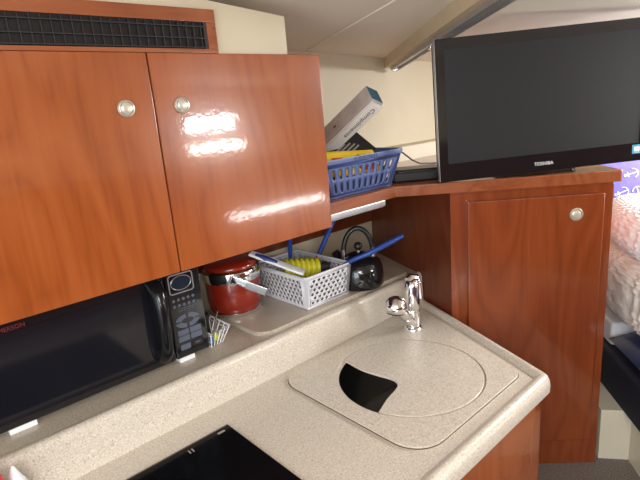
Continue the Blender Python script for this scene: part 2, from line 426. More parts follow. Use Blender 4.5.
# the left side of the carcass is a darker panel of its own
obj('body', b, W_TALL, t, 0)
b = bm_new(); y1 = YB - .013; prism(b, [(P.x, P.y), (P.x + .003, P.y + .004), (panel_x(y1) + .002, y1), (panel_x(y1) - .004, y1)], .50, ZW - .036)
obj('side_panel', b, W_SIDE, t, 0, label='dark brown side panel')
b = bm_new(); M = Matrix.LocRotScale
M = axis_matrix((P.x, P.y, 0), (0, 0, 1), (D.x, D.y, 0))       # local x along the face, local y inward
box(b, (.0, -.002, .0), (.494, .0025, .999), .0005, M=M); obj('face_frame', b, W_TALL, t)
b = bm_new(); box(b, (.054, -.0042, .110), (.459, -.0018, .975), M=M); obj('door_gap', b, W_DARK, t, 0)
b = bm_new(); box(b, (.0505, -.020, .107), (.4625, -.004, .978), .004, 3, M=M); dr = obj('door', b, W_TALL, t)
for nm, prof, m in (('knob_rim', [(0, 0), (.0195, 0), (.0205, .002), (.0185, .0045), (.0155, .005), (.0145, .002), (0, .002)], KNOBRIM),
                    ('knob_button', [(.0128, .001), (.0128, .0042), (.0110, .0054), (.004, .0060), (0, .0061)], KNOBCAP)):
    b = bm_new(); kp = F(.378, -.020); lathe(b, prof, 32, axis_matrix((*kp, .917), (-N.x, -N.y, 0))); obj(nm, b, m, dr)
# wooden top and shelf in one piece
yf = .98
s_m = (yf - (P + N * -.02).y) / D.y; mit = F(s_m, -.02)
b = bm_new()
prism(b, rounded([(.8885, yf), mit, F(.512, -.02), F(.512, .42), (2.2, YB - .013), (.8885, YB - .013)], [0, 0, .012, .01, 0, 0], 5), ZW - .034, ZW, bev=.004, seg=3)
tag(obj('corner_shelf', b, W_FLAT), 'cherry shelf top running from the overhead cabinet under the television', 'shelf')
t = thing('shelf_light', 'slim aluminium strip light under the shelf edge', 'strip light', (1.0, 1.0, .99))
b = bm_new(); box(b, (.885, .983, .990), (1.150, 1.018, ZW - .0345), .004); obj('housing', b, ALU, t)
b = bm_new(); box(b, (.890, .987, .9885), (1.144, 1.014, .9905), .0006); obj('diffuser', b, ALU, t)

# ------------------------------------------------------------------ galley base and counter
t = thing('galley_base_cabinet', 'cherry base cabinet below the speckled counter', 'cabinet', (.6, .8, 0))
b = bm_new(); prism(b, [(-.3, .492), (1.152, .492), (panel_x(1.03) - .024, 1.03), (panel_x(1.38) - .010, 1.38), (-.3, 1.38)], 0, ZC - .036,
                    holes=[arc(.936, .750, .2, 0, 352.5, 47)]); obj('body', b, W_TALL, t, 0)
b = bm_new(); box(b, (.62, .4895, .02), (1.136, .492, ZC - .05), .001); obj('front_panel', b, W_DOOR, t)

LID = (.936, .750)
t = thing('galley_counter', 'beige speckled galley counter with raised back ledge and sink', 'counter', (.6, .8, ZC - .036))
b = bm_new()
prism(b, [(-.3, .50), (1.118, .50), (panel_x(1.03) - .012, 1.03), (panel_x(1.07) - .012, 1.07), (-.3, 1.07)], ZC - .034, ZC, holes=[arc(*LID, .187, 0, 354, 59)])
obj('worktop', b, STONE, t, 30)
# rounded marine edge: front, rounded corner, diagonal end
path = [(-.3, .463)] + rounded([(-.3, .463), (1.148, .463), (panel_x(1.045) - .003, 1.045)], [0, .03, 0], 8)[1:]
prof = [(.0, -.032), (-.001, -.016), (.001, -.003), (.005, .006), (.011, .0115), (.018, .0125), (.024, .0105), (.029, .006), (.034, .0012), (.037, .0005), (.037, -.032)]
b = bm_new(); sweep(b, path, [(o, ZC + z) for o, z in prof]); obj('edge', b, STONE, t, 50)
# back splash with rounded lip, ledge behind; both end against the dark panel
def extrude_x(bm, prof, x0):
    A = [bm.verts.new((x0, y, z)) for y, z in prof]; B = [bm.verts.new((panel_x(y) - .004, y, z)) for y, z in prof]; k = len(prof)
    for i in range(k): bm.faces.new((A[i], A[(i + 1) % k], B[(i + 1) % k], B[i]))
    bm.faces.new(A[::-1]); bm.faces.new(B); bmesh.ops.recalc_face_normals(bm, faces=bm.faces); return bm
b = bm_new(); extrude_x(b, [(1.024, ZC - .01), (1.026, ZC + .002), (1.030, ZC + .060), (1.033, ZC + .088), (1.037, ZC + .097), (1.044, ZC + .1025), (1.054, ZC + .103), (1.064, ZC + .0985), (1.068, ZL - .004), (1.068, ZC - .01)], -.3)
obj('backsplash', b, STONE, t, 40)
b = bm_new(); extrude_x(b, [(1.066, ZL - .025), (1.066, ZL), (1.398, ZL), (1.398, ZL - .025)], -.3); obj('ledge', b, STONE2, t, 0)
# raised sink surround with its round opening
pl = rounded([(.694, 1.006), (.694, .530), (1.118, .530), (1.318, 1.006)], [.07, .075, .04, .03], 10)
b = bm_new(); prism(b, pl, ZC, ZC + .006, holes=[arc(*LID, .1965, 0, 354, 59)]); obj('sink_surround', b, STONE, t, 30)
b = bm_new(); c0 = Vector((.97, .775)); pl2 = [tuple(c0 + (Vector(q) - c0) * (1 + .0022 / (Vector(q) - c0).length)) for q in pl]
prism(b, pl2, ZC, ZC + .0012, holes=[arc(*LID, .1985, 0, 354, 59)]); obj('shadow_strip', b, mat('shadow_brown', (.10, .07, .045), .6), t, 0)  # dark strip painted in for the shadow line along the surround edge
b = bm_new(); outer = arc(*LID, .1905, 0, 354, 59)
lathe(b, [(.1862, -.002), (.1855, -.010), (.180, -.06), (.162, -.14), (.135, -.165), (.03, -.17), (0, -.17)], 60, Matrix.Translation((*LID, ZC)))
sk = obj('sink_bowl', b, mat('polished_steel', (.72, .72, .72), .16, 1), t, 60)
b = bm_new(); lathe(b, [(.034, 0), (.034, .003), (.026, .003), (.02, -.004), (0, -.004)], 32, Matrix.Translation((*LID, ZC - .169))); obj('drain', b, CHROME, sk)
# sink lid with a leaf shaped cut-out
def ang(x, y): return math.degrees(math.atan2(y - LID[1], x - LID[0]))
aT, aB = ang(.880, .927), ang(.753, .697)
cut = [(x - .005, y - .007) for x, y in [(.782, .713), (.806, .722), (.830, .728), (.853, .733), (.871, .739), (.884, .749), (.891, .763), (.891, .780), (.887, .800), (.882, .825), (.878, .850), (.877, .875), (.879, .900), (.882, .918)]]
lid = arc(*LID, .1915, aB % 360 - 360, aT, 64) + cut[::-1]
b = bm_new(); prism(b, lid, ZC + .0003, ZC + .0068, bev=.002, seg=2)
tag(obj('sink_lid', b, STONE, smooth=50), 'round speckled lid with a leaf-shaped cut-out covering the sink', 'sink lid')
# cooktop
t = thing('cooktop', 'black glass cooktop set in the counter at the bottom edge', 'cooktop', (.24, .72, ZC))
b = bm_new(); box(b, (-.10, .50, ZC + .0002), (.489, .938, ZC + .004), .0012); obj('trim_frame', b, mat('bronze_trim', (.10, .075, .055), .4), t)
b = bm_new(); box(b, (-.096, .505, ZC + .004), (.4865, .931, ZC + .006), .0008); obj('glass', b, GLASSBLACK, t)
b = bm_new(); box(b, (.452, .915, ZC + .006), (.470, .922, ZC + .0062)); obj('mark', b, GREYINK, t)
b = bm_new(); box(b, (.375, .905, ZC + .006), (.378, .918, ZC + .0062)); box(b, (.383, .905, ZC + .006), (.386, .918, ZC + .0062)); obj('mark', b, GREYINK, t)

# ------------------------------------------------------------------ faucet
fx, fy, fz = 1.163, .906, ZC + .006
t = thing('faucet', 'chrome pull-out galley faucet behind the sink lid', 'faucet', (fx, fy, fz))
b = bm_new(); lathe(b, [(0, 0), (.029, 0), (.029, .004), (.025, .009), (.0225, .011), (0, .011)], 40, Matrix.Translation((fx, fy, fz))); obj('base_ring', b, CHROME, t, 60)
b = bm_new(); lathe(b, [(0, .009), (.0215, .010), (.0222, .03), (.0228, .062), (.0228, .064), (.0218, .0655), (.0218, .067), (.0228, .0685), (.0228, .10), (.0225, .142), (.0205, .152), (.015, .160), (.007, .164), (0, .165)], 40, axis_matrix((fx, fy, fz), (.03, .02, 1))); obj('body', b, CHROME, t, 60)
hd = Vector((-.66, .03, .75)).normalized(); p0 = Vector((fx - .004, fy - .002, fz + .020))
b = bm_new(); tube(b, [p0, p0 + hd * .03, p0 + hd * .034, p0 + hd * .036, p0 + hd * .09], [.0165, .0175, .0165, .0178, .019], 24); obj('spout', b, CHROME, t, 60)
p1 = p0 + hd * .094 + Vector((-.017, -.003, .012))
b = bm_new(); lathe(b, [(0, -.018), (.026, -.018), (.031, -.014), (.0335, -.006), (.0335, .004), (.030, .016), (.022, .026), (.011, .0315), (0, .0330)], 36, axis_matrix(p1, (.12, -.02, 1)))
hh = obj('spray_head', b, CHROME, t, 60)
b = bm_new(); lathe(b, [(0, -.024), (.016, -.024), (.018, -.020), (.027, -.0195), (.027, -.0175), (0, -.0175)], 28, axis_matrix(p1, (.12, -.02, 1))); obj('nozzle', b, BLACKSATIN, hh)
tp = Vector((fx + .004, fy + .003, fz + .160))
b = bm_new(); tube(b, [tp + Vector((-.012, .004, .000)), tp + Vector((.0, .002, .006)), tp + Vector((.014, -.004, .003)), tp + Vector((.022, -.012, -.016)), tp + Vector((.021, -.017, -.062))], [.014, .0165, .015, .011, .008], 16); obj('lever', b, CHROME, t, 60)
b = bm_new(); lathe(b, [(0, 0), (.0035, 0), (.0035, .0006), (0, .0008)], 12, axis_matrix((fx - .008, fy - .0205, fz + .138), (-.4, -1, 0))); obj('cold_mark', b, BLUEHANDLE, t)

# ------------------------------------------------------------------ microwave and pads
mx0, mx1, my, mz0, mz1 = .066, .571, 1.140, .700, .952
for x0, x1, lab in ((.095, .148, 'white block under the left end of the microwave'), (.484, .527, 'white block under the control-panel end of the microwave')):
    b = bm_new(); box(b, (x0, 1.131, ZL), (x1, 1.20, mz0), .0015); tag(obj('white_block', b, WHITEPL2), lab, 'block', 'white blocks under the microwave')
b = bm_new(); box(b, (.10, 1.33, ZL), (.53, 1.36, mz0), .001); tag(obj('support_strip', b, BLACKMAT), 'black strip under the back of the microwave', 'support')
t = thing('microwave', 'black countertop microwave oven on the ledge', 'microwave', (.32, 1.27, mz0))
b = bm_new(); box(b, (mx0, my + .012, mz0), (mx1, 1.385, mz1), .004); obj('body', b, BLACKSATIN, t)
b = bm_new(); box(b, (mx0 - .002, my - .014, mz0 + .001), (.4745, my + .012, mz1), .006, 3); dr = obj('door', b, BLACKGLOSS, t)
b = bm_new(); prism(b, rounded([(mx0 + .016, mz0 + .022), (.428, mz0 + .022), (.428, mz1 - .042), (mx0 + .016, mz1 - .042)], .012, 5), 0, .0015, M=Matrix(((1, 0, 0, 0), (0, 0, -1, my - .0142), (0, 1, 0, 0), (0, 0, 0, 1)))); obj('window', b, MWGLASS, dr)
b = bm_new(); xh = .447
xh = .443
tube(b, [(xh, my - .010, .918), (xh, my - .028, .916), (xh, my - .044, .900), (xh - .001, my - .052, .865), (xh - .002, my - .054, .825), (xh - .003, my - .052, .785), (xh - .004, my - .044, .752), (xh - .005, my - .028, .735), (xh - .005, my - .010, .732)], [.020, .0195, .018, .016, .0155, .016, .018, .0195, .020], 20); obj('handle', b, mat('black_handle_plastic', (.006, .006, .007), .16, spec=.35), dr, 60)
FR = Matrix(((1, 0, 0, 0), (0, 0, -1, 0), (0, 1, 0, 0), (0, 0, 0, 1)))      # text facing -Y
b = bm_new(); text_bm(b, 'EMERSON', .0125, Matrix.Translation((.141, my - .0146, .9165)) @ FR); obj('brand_lettering', b, DARKRED, dr, 0)
b = bm_new(); box(b, (.476, my - .012, mz0 + .001), (mx1 + .001, my + .012, mz1), .005, 3); cp = obj('control_panel', b, BLACKGLOSS, t)
yp = my - .0122
def plate(bm, poly, z=.0012): return prism(bm, poly, 0, z, M=Matrix(((1, 0, 0, 0), (0, 0, -1, yp), (0, 1, 0, 0), (0, 0, 0, 1))))
b = bm_new(); prism(b, rounded([(.4835, .874), (.5515, .874), (.5515, .926), (.4835, .926)], .008, 5), 0, .001, holes=[rounded([(.4865, .877), (.5485, .877), (.5485, .923), (.4865, .923)], .006, 5)], M=Matrix(((1, 0, 0, 0), (0, 0, -1, yp), (0, 1, 0, 0), (0, 0, 0, 1))))
tube(b, [(.5175 + .0275 * math.cos(k * math.pi / 12), yp - .0006, .901 + .0185 * math.sin(k * math.pi / 12)) for k in range(24)], .0011, 6, closed=True); obj('display_ring', b, DISPRING, cp)
b = bm_new(); plate(b, [(.5175 + .026 * math.cos(k * math.pi / 12), .901 + .017 * math.sin(k * math.pi / 12)) for k in range(24)], .0006); obj('display', b, DISPLAY, cp)
for r in range(2):
    for k in range(5):
        b = bm_new(); lathe(b, [(0, 0), (.0042, 0), (.0038, .0012), (0, .0014)], 16, axis_matrix((.4905 + k * .0135, yp, .858 - r * .0155), (0, -1, 0))); obj('button', b, BUTTON, cp)
for a0, a1 in ((8, 82), (98, 172), (188, 262), (278, 352)):
    b = bm_new(); o_ = [(.520 + .034 * math.cos(math.radians(a0 + (a1 - a0) * k / 8)), .7985 + .0185 * math.sin(math.radians(a0 + (a1 - a0) * k / 8))) for k in range(9)]
    i_ = [(.520 + .017 * math.cos(math.radians(a1 - (a1 - a0) * k / 8)), .7985 + .0075 * math.sin(math.radians(a1 - (a1 - a0) * k / 8))) for k in range(9)]
    plate(b, o_ + i_); obj('button', b, BUTTON, cp)
for x0, x1, z0 in ((.488, .519, .762), (.522, .554, .762), (.488, .519, .745), (.522, .554, .745), (.490, .518, .722)):
    b = bm_new(); plate(b, rounded([(x0, z0), (x1, z0), (x1, z0 + .015), (x0, z0 + .015)], .002, 3)); obj('button', b, BUTTON, cp)
b = bm_new(); plate(b, rounded([(.522, .722), (.555, .722), (.555, .740), (.522, .740)], .002, 3)); sb = obj('start_button', b, BLACKSATIN, cp)
b = bm_new()
for z, n in ((.8325, 7), (.8275, 6)):
    for k in range(n): box(b, (.500 + k * .0075, yp - .0005, z), (.505 + k * .0075, yp, z + .0016))
obj('panel_lettering', b, BUTTON, cp, 0)
b = bm_new(); box(b, (.531, yp - .0016, .729), (.546, yp - .0011, .733)); obj('start_lettering', b, BUTTON, cp, 0)

# ------------------------------------------------------------------ speckled board on the ledge
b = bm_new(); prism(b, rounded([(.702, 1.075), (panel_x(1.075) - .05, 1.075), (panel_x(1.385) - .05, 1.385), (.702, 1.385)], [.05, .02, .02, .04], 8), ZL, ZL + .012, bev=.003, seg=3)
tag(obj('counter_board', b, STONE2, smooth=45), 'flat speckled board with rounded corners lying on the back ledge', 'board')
ZB = ZL + .012

# ------------------------------------------------------------------ red pot
px, py, pr = .768, 1.300, .085
t = thing('cooking_pot', 'red lidded cooking pot with a chrome band beside the microwave', 'pot', (px, py, ZB))
Mp = Matrix.Translation((px, py, ZB))
b = bm_new(); lathe(b, [(0, 0), (.076, 0), (.081, .004), (.0825, .014), (.077, .017), (0, .017)], 56, Mp); obj('base_ring', b, CHROME, t, 60)
b = bm_new(); lathe(b, [(0, .014), (.073, .0145), (.080, .020), (pr - .001, .045), (pr + .001, .112), (pr - .002, .118), (0, .118)], 64, Mp); obj('body', b, RED, t, 60)
b = bm_new(); lathe(b, [(pr - .003, .110), (pr + .003, .111), (pr + .004, .116), (pr + .004, .140), (pr + .002, .146), (pr - .004, .148), (pr - .006, .11)], 64, Mp); bd = obj('band', b, CHROME, t, 60)
b = bm_new(); lathe(b, [(pr - .005, .1485), (pr - .004, .156), (.076, .161), (.050, .166), (.025, .168), (0, .169)], 64, Mp); lid_o = obj('lid', b, RED, t, 60)
# handle bracket on the front of the band and bar hanging down to the right
an = Vector((-.44, -.90, 0)).normalized(); hp = Vector((px, py, ZB + .128)) + an * (pr + .004); tn = Vector((-an.y, an.x, 0))
if tn.x < 0: tn = -tn
b = bm_new(); M = axis_matrix(hp, an, tn); box(b, (-.016, -.013, -.002), (.016, .013, .006), .002, M=M); lathe(b, [(0, .006), (.006, .006), (.006, .010), (.003, .011), (0, .011)], 20, M); obj('bracket', b, CHROME, bd)
hv = (tn * .80 + an * .30 + Vector((0, 0, -.40))).normalized()
Mh = axis_matrix(hp + an * .012 + hv * .0, hv, Vector((0, 0, 1)))
b = bm_new(); box(b, (-.011, -.003, -.012), (.011, .003, .040), .002, M=Mh); hn = obj('handle', b, CHROME, t)
b = bm_new(); box(b, (-.0125, -.0045, .034), (.0125, .0045, .098), .002, M=Mh); obj('grip', b, STEEL, hn)
b = bm_new(); box(b, (-.013, -.005, .096), (.013, .005, .100), .001, M=Mh); obj('end_cap', b, GREYPL, hn)

# ------------------------------------------------------------------ wire caddy
t = thing('wire_caddy', 'small white wire caddy between microwave and red pot', 'caddy', (.605, 1.19, ZL))
b = bm_new()
lo = [(.583, 1.142), (.622, 1.150), (.622, 1.235), (.583, 1.235)]; hi_ = [(.578, 1.128), (.645, 1.140), (.645, 1.245), (.578, 1.245)]
zt_ = ZL + .046
for z, ps, r in ((ZL + .0022, lo, .0018), (zt_, hi_, .0028), (zt_ - .008, [((a_[0] * .2 + c_[0] * .8), (a_[1] * .2 + c_[1] * .8)) for a_, c_ in zip(lo, hi_)], .0018), (ZL + .018, [((a_[0] * .6 + c_[0] * .4), (a_[1] * .6 + c_[1] * .4)) for a_, c_ in zip(lo, hi_)], .0015)):
    tube(b, [(x, y, z) for x, y in ps], r, 8, closed=True)
for i in range(4):
    A0, A1 = Vector(lo[i]), Vector(lo[(i + 1) % 4]); B0, B1 = Vector(hi_[i]), Vector(hi_[(i + 1) % 4])
    for k in range(4):
        f = k / 4; p = A0.lerp(A1, f); q_ = B0.lerp(B1, f); tube(b, [(p.x, p.y, ZL + .002), (q_.x, q_.y, zt_)], .0014, 6)
obj('wire_frame', b, WHITEPL2, t, 60)
b = bm_new(); tube(b, [(.606, 1.19, ZL + .006), (.600, 1.185, ZL + .05), (.594, 1.175, ZL + .088)], [.006, .008, .0085], 14); tag(obj('black_utensil', b, BLACKSATIN, smooth=60), 'black handled utensil standing in the white wire caddy', 'utensil')
b = bm_new(); tube(b, [(.628, 1.20, ZL + .006), (.626, 1.18, ZL + .06), (.628, 1.165, ZL + .088)], [.002, .0022, .002], 8); lathe(b, [(0, -.004), (.004, 0), (0, .004)], 12, Matrix.Translation((.628, 1.165, ZL + .088))); tag(obj('thin_steel_stick', b, CHROME, smooth=60), 'thin steel stick poking out of the wire caddy', 'utensil')
b = bm_new(); box(b, (.603, 1.158, ZL + .0045), (.618, 1.176, ZL + .030), .005, 3); tag(obj('lemon_bottle_cap', b, LIGHTYEL), 'small lemon yellow piece inside the wire caddy', 'small item')
b = bm_new(); box(b, (.588, 1.156, ZL + .0045), (.600, 1.170, ZL + .022), .004, 3); tag(obj('sky_blue_piece', b, SKYBLUE), 'small sky blue piece inside the wire caddy', 'small item')
b = bm_new(); box(b, (.610, 1.205, ZL + .0045), (.622, 1.228, ZL + .050), .003, 3); tag(obj('milky_packet', b, CLEAR), 'small milky white packet inside the wire caddy', 'small item')

# ------------------------------------------------------------------ white perforated basket
bx0, bx1, by0, by1, bh = .899, 1.076, 1.100, 1.355, .106
t = thing('perforated_basket', 'white perforated plastic basket holding dish brushes', 'basket', ((bx0 + bx1) / 2, (by0 + by1) / 2, ZB))
fl = .010
B_ = [Vector((bx0, by0, ZB + .0015)), Vector((bx1, by0, ZB + .0015)), Vector((bx1, by1, ZB + .0015)), Vector((bx0, by1, ZB + .0015))]
T_ = [Vector((bx0 - fl, by0 - fl, ZB + bh)), Vector((bx1 + fl, by0 - fl, ZB + bh)), Vector((bx1 + fl, by1 + fl * .4, ZB + bh)), Vector((bx0 - fl, by1 + fl * .4, ZB + bh))]
def diamond(k, n): a_ = 2 * math.pi * k / n; c, s = math.cos(a_), math.sin(a_); m = (abs(c) ** 1.4 + abs(s) ** 1.4) ** (1 / 1.4); return (.32 * c / m, .36 * s / m)
b = bm_new()
for i in range(4):
    j = (i + 1) % 4; L_ = (B_[j] - B_[i]).length; perforated(b, B_[i], B_[j], T_[j], T_[i], round(L_ / .0215), 6, diamond, True, (.07, .10))
b.faces.new([b.verts.new(p) for p in B_])
bmesh.ops.remove_doubles(b, verts=b.verts, dist=1e-5)
obj('walls', b, WHITEPL, t, 30, solid=.0022)
b = bm_new(); rp = rounded([(v_.x, v_.y) for v_ in T_], .014, 4); tube(b, [(x, y, ZB + bh) for x, y in rp], .0035, 8, closed=True); obj('rim', b, WHITEPL, t, 60)
# things in the basket
yl = Vector((.915, 1.225, ZB + .106)); yr = Vector((1.020, 1.172, ZB + .092)); ax = (yr - yl).normalized()
t = thing('ribbed_scrubber', 'yellow-green ribbed scrubber lying in the white basket', 'scrubber', (1.0, 1.2, ZB + .03))
b = bm_new(); L_ = (yr - yl).length; prof = [(0, 0)]
for k in range(7):
    z = k * L_ / 7; w_ = L_ / 7; prof += [(.026, z + .02 * w_), (.0325, z + .22 * w_), (.0343, z + .5 * w_), (.0325, z + .78 * w_), (.026, z + .98 * w_)]
prof += [(0, L_)]
lathe(b, prof, 32, axis_matrix(yl, ax)); obj('ribs', b, YELLOW, t, 70)
b = bm_new(); tube(b, [yr + ax * .0003, yr + ax * .02, yr + ax * .034 ], [.022, .021, .016], 20); obj('plug', b, BLACKSATIN, t, 60)
b = bm_new(); box(b, (.93, 1.17, ZB + .003), (1.05, 1.26, ZB + .050), .01, 3); tag(obj('sponge', b, GREYPL), 'dark grey sponge underneath the yellow ribbed scrubber', 'sponge')
def brush(name, label, pts, rad, colr=BLUEHANDLE, neck=None):
    t = thing(name, label, 'dish brush', pts[0], 'blue handled dish brushes')
    b = bm_new(); tube(b, pts, rad, 12); obj('handle', b, colr, t, 60)
    b = bm_new(); d_ = (Vector(pts[1]) - Vector(pts[0])).normalized(); p_ = Vector(pts[0])
    lathe(b, [(0, -.022), (.013, -.022), (.015, -.006), (.010, 0), (0, 0)], 20, axis_matrix(p_, d_)); hd_ = obj('bristles', b, WHITEPL2, t, 60)
    if neck:
        b = bm_new(); lathe(b, [(.0062, 0), (.0068, .006), (.0062, .012)], 14, axis_matrix(Vector(neck), d_)); obj('red_ring', b, REDINK, t, 60)
    return t
brush('dish_brush', 'blue-handled dish brush pointing right across the black kettle', [(1.056, 1.155, ZB + .062), (1.084, 1.085, ZB + .114), (1.120, 1.040, ZB + .136), (1.180, 1.010, ZB + .158), (1.242, 1.000, ZB + .171)], [.006, .0075, .0085, .009, .0085])
brush('dish_brush', 'blue-handled dish brush standing upright beside the kettle handle', [(1.052, 1.240, ZB + .030), (1.072, 1.250, ZB + .075), (1.094, 1.255, ZB + .100), (1.130, 1.252, ZB + .150), (1.172, 1.250, ZB + .207), (1.200, 1.248, ZB + .250)], [.006, .007, .008, .0085, .0085, .008], neck=(1.086, 1.253, ZB + .092))
brush('dish_brush', 'blue-handled dish brush rising behind the yellow scrubber', [(1.010, 1.325, ZB + .030), (1.016, 1.315, ZB + .10), (1.014, 1.305, ZB + .17), (1.006, 1.300, ZB + .225)], [.006, .007, .0085, .008])
t = thing('spatula', 'white spatula with navy tip lying over the left rim of the white basket', 'spatula', (.92, 1.22, ZB + .1))
sp0, sp1 = Vector((.822, 1.262, ZB + .178)), Vector((.922, 1.130, ZB + .110)); sd = (sp1 - sp0).normalized()
b = bm_new(); M = axis_matrix(sp0, sd, Vector((0, 0, 1))); L_ = (sp1 - sp0).length
prism(b, rounded([(-.004, -.020), (.004, -.020), (.004, .020), (-.004, .020)], .003, 3), 0, L_, M=M); obj('blade', b, WHITEPL2, t, 60)
vd = Vector((-.62, -.68, .30)).normalized() * .010
b = bm_new(); tube(b, [sp0.lerp(sp1, .10) + vd, sp0.lerp(sp1, .28) + vd * 1.2, sp0.lerp(sp1, .50) + vd], [.006, .010, .007], 14); obj('grip_end', b, NAVYPL, t, 60)

# ------------------------------------------------------------------ kettle
kx, ky = 1.166, 1.130
t = thing('kettle', 'black stovetop kettle with arched handle at the back of the ledge', 'kettle', (kx, ky, ZB))
Mk = Matrix.Translation((kx, ky, ZB))
b = bm_new(); lathe(b, [(0, 0), (.076, 0), (.080, .005), (.083, .016), (.083, .038), (.080, .062), (.074, .083), (.059, .096), (.044, .102), (.042, .104), (0, .104)], 64, Mk); obj('body', b, BLACKGLOSS, t, 60)
b = bm_new(); lathe(b, [(0, .104), (.043, .1045), (.040, .109), (.020, .114), (.008, .115), (0, .115)], 48, Mk); ld = obj('lid', b, BLACKGLOSS, t, 60)
b = bm_new(); lathe(b, [(.0, .114), (.006, .115), (.0055, .124), (0, .124)], 20, Mk); obj('knob_stem', b, STEEL, ld, 60)
b = bm_new(); lathe(b, [(0, .123), (.009, .124), (.0135, .130), (.0145, .137), (.012, .145), (.006, .149), (0, .150)], 28, Mk); obj('lid_knob', b, BLACKSATIN, ld, 60)
hd = Vector((.75, -.66, 0)).normalized()
pts = []
for k in range(17):
    a_ = math.radians(6 + 168 * k / 16); pts.append(Vector((kx, ky, ZB + .114)) + hd * (.050 * math.cos(a_)) + Vector((0, 0, .084 * math.sin(a_))))
b = bm_new(); tube(b, pts, [.0085] * 17, 14); obj('handle', b, BLACKSATIN, t, 60)
for s in (1, -1):
    b = bm_new(); c_ = Vector((kx, ky, ZB)) + hd * (.051 * s); tube(b, [c_ + Vector((0, 0, .086)), c_ + Vector((0, 0, .128))], .0095, 14); obj('ferrule', b, STEEL, t, 60)
sd = Vector((-.25, .95, 0)).normalized(); c_ = Vector((kx, ky, ZB))
b = bm_new(); tube(b, [c_ + sd * .052 + Vector((0, 0, .062)), c_ + sd * .078 + Vector((0, 0, .085)), c_ + sd * .095 + Vector((0, 0, .108))], [.022, .017, .013], 20); obj('spout', b, BLACKGLOSS, t, 60)

# ------------------------------------------------------------------ blue basket and its contents
cx0, cx1, cy0, cy1, ch = .935, 1.203, 1.006, 1.215, .109
t = thing('blue_basket', 'slate blue slotted plastic basket on the wooden shelf', 'basket', ((cx0 + cx1) / 2, (cy0 + cy1) / 2, ZW))
B_ = [Vector((cx0, cy0, ZW + .0015)), Vector((cx1, cy0, ZW + .0015)), Vector((cx1, cy1, ZW + .0015)), Vector((cx0, cy1, ZW + .0015))]
f2 = .030
f3 = .05
T_ = [Vector((cx0 - f2, cy0 - .010, ZW + ch)), Vector((cx1 + f3, cy0 - .010, ZW + ch)), Vector((cx1 + f3, cy1 + f2, ZW + ch)), Vector((cx0 - f2, cy1 + f2, ZW + ch))]
def slot(k, n):
    a_ = 2 * math.pi * k / n; c, s = math.cos(a_), math.sin(a_); m = (abs(c) ** 3 + abs(s) ** 3) ** (1 / 3); return (.215 * c / m, .36 * s / m)
b = bm_new()
for i in range(4):
    j = (i + 1) % 4; L_ = (B_[j] - B_[i]).length; perforated(b, B_[i], B_[j], T_[j], T_[i], round(L_ / .0262), 2, slot, False, (.07, .08, .20))
b.faces.new([b.verts.new(p) for p in B_]); bmesh.ops.remove_doubles(b, verts=b.verts, dist=1e-5)
obj('walls', b, BLUEPL, t, 30, solid=.003)
b = bm_new(); rp = rounded([(v_.x, v_.y) for v_ in T_], .025, 6)
ring = [Vector((x, y, 0)) for x, y in rp]; RIM = 1; cen = sum(ring, Vector()) / len(ring); V0 = []
prs = [(-.001, .002), (.011, .003), (.013, -.001), (.012, -.010), (.010, -.010), (.010, -.002), (-.001, -.002)]
rows = []
for p in ring:
    o_ = (p - cen).normalized(); rows.append([b.verts.new((p.x + o_.x * e_, p.y + o_.y * e_, ZW + ch + z_)) for e_, z_ in prs])
for A, B in zip(rows, rows[1:] + rows[:1]):
    for j in range(len(prs)): b.faces.new((A[j], A[(j + 1) % len(prs)], B[(j + 1) % len(prs)], B[j]))
bmesh.ops.recalc_face_normals(b, faces=b.faces); obj('rim', b, BLUEPL, t, 50)
b = bm_new()
for k in range(9): x = 1.035 + k * .011; tube(b, [(x, cy0 - .0225, ZW + ch - .009), (x, cy0 - .0225, ZW + ch + .001)], .0022, 6)
obj('grip_ribs', b, BLUEPL, t, 60)
# two long cartons leaning out of the basket
axb = (r_ * 45 + dn * -36 + fw * -40).normalized()
wv1 = (r_ * .80 + dn * -.02 + fw * .60).normalized(); wv1 = (wv1 - axb * wv1.dot(axb)).normalized(); cend = Vector((1.142, 1.000, 1.321))
def carton(name, label, end, along_, wv, wd, th, ln, mats, deco):
    """end = centre of the upper end face"""
    M = axis_matrix(end, along_, wv)
    t = thing(name, label, 'carton', tuple(end - along_ * ln))
    b = bm_new(); box(b, (-wd / 2, -th / 2, -ln), (wd / 2, th / 2, -.0005), .0012, M=M); obj('body', b, mats[0], t)
    b = bm_new(); box(b, (-wd / 2 + .001, -th / 2 + .001, -.0005), (wd / 2 - .001, th / 2 - .001, .0008), M=M); obj('end_flap', b, mats[1], t)
    deco(M, t); return t
def deco1(M, t):
    b = bm_new()
    for k, (y0, ln) in enumerate(((-.012, .05), (-.004, .075), (.004, .06), (.012, .07))): box(b, (-.0266, y0 - .0007, -.03 - ln), (-.0259, y0 + .0007, -.03), M=M)
    for y0, ln in ((-.012, .06), (-.004, .05), (.004, .06)): box(b, (-.0266, y0 - .0007, -.135 - ln), (-.0259, y0 + .0007, -.13), M=M)
    obj('small_print', b, GREYINK, t, 0)
    b = bm_new(); box(b, (-.0267, -.006, -.156), (-.0259, .000, -.146), M=M); obj('red_mark', b, DARKRED, t, 0)
carton('foil_carton', 'long printed carton with teal end leaning out of the blue basket', cend, axb, wv1, .052, .050, .30, (CARD, TEAL), deco1)
M1 = axis_matrix(cend, axb, wv1); SG = -1 if (M1.to_3x3() @ Vector((0, 1, 0))).z > 0 else 1
def deco2(M, t):
    b = bm_new(); tx = axis_matrix((0, 0, 0), (0, SG, 0), (0, 0, -1))
    text_bm(b, 'Compliments', .024, M @ Matrix.Translation((0, SG * .0063, -.075)) @ tx, .0003, .35)
    obj('script_lettering', b, BLACKINK, t, 0)
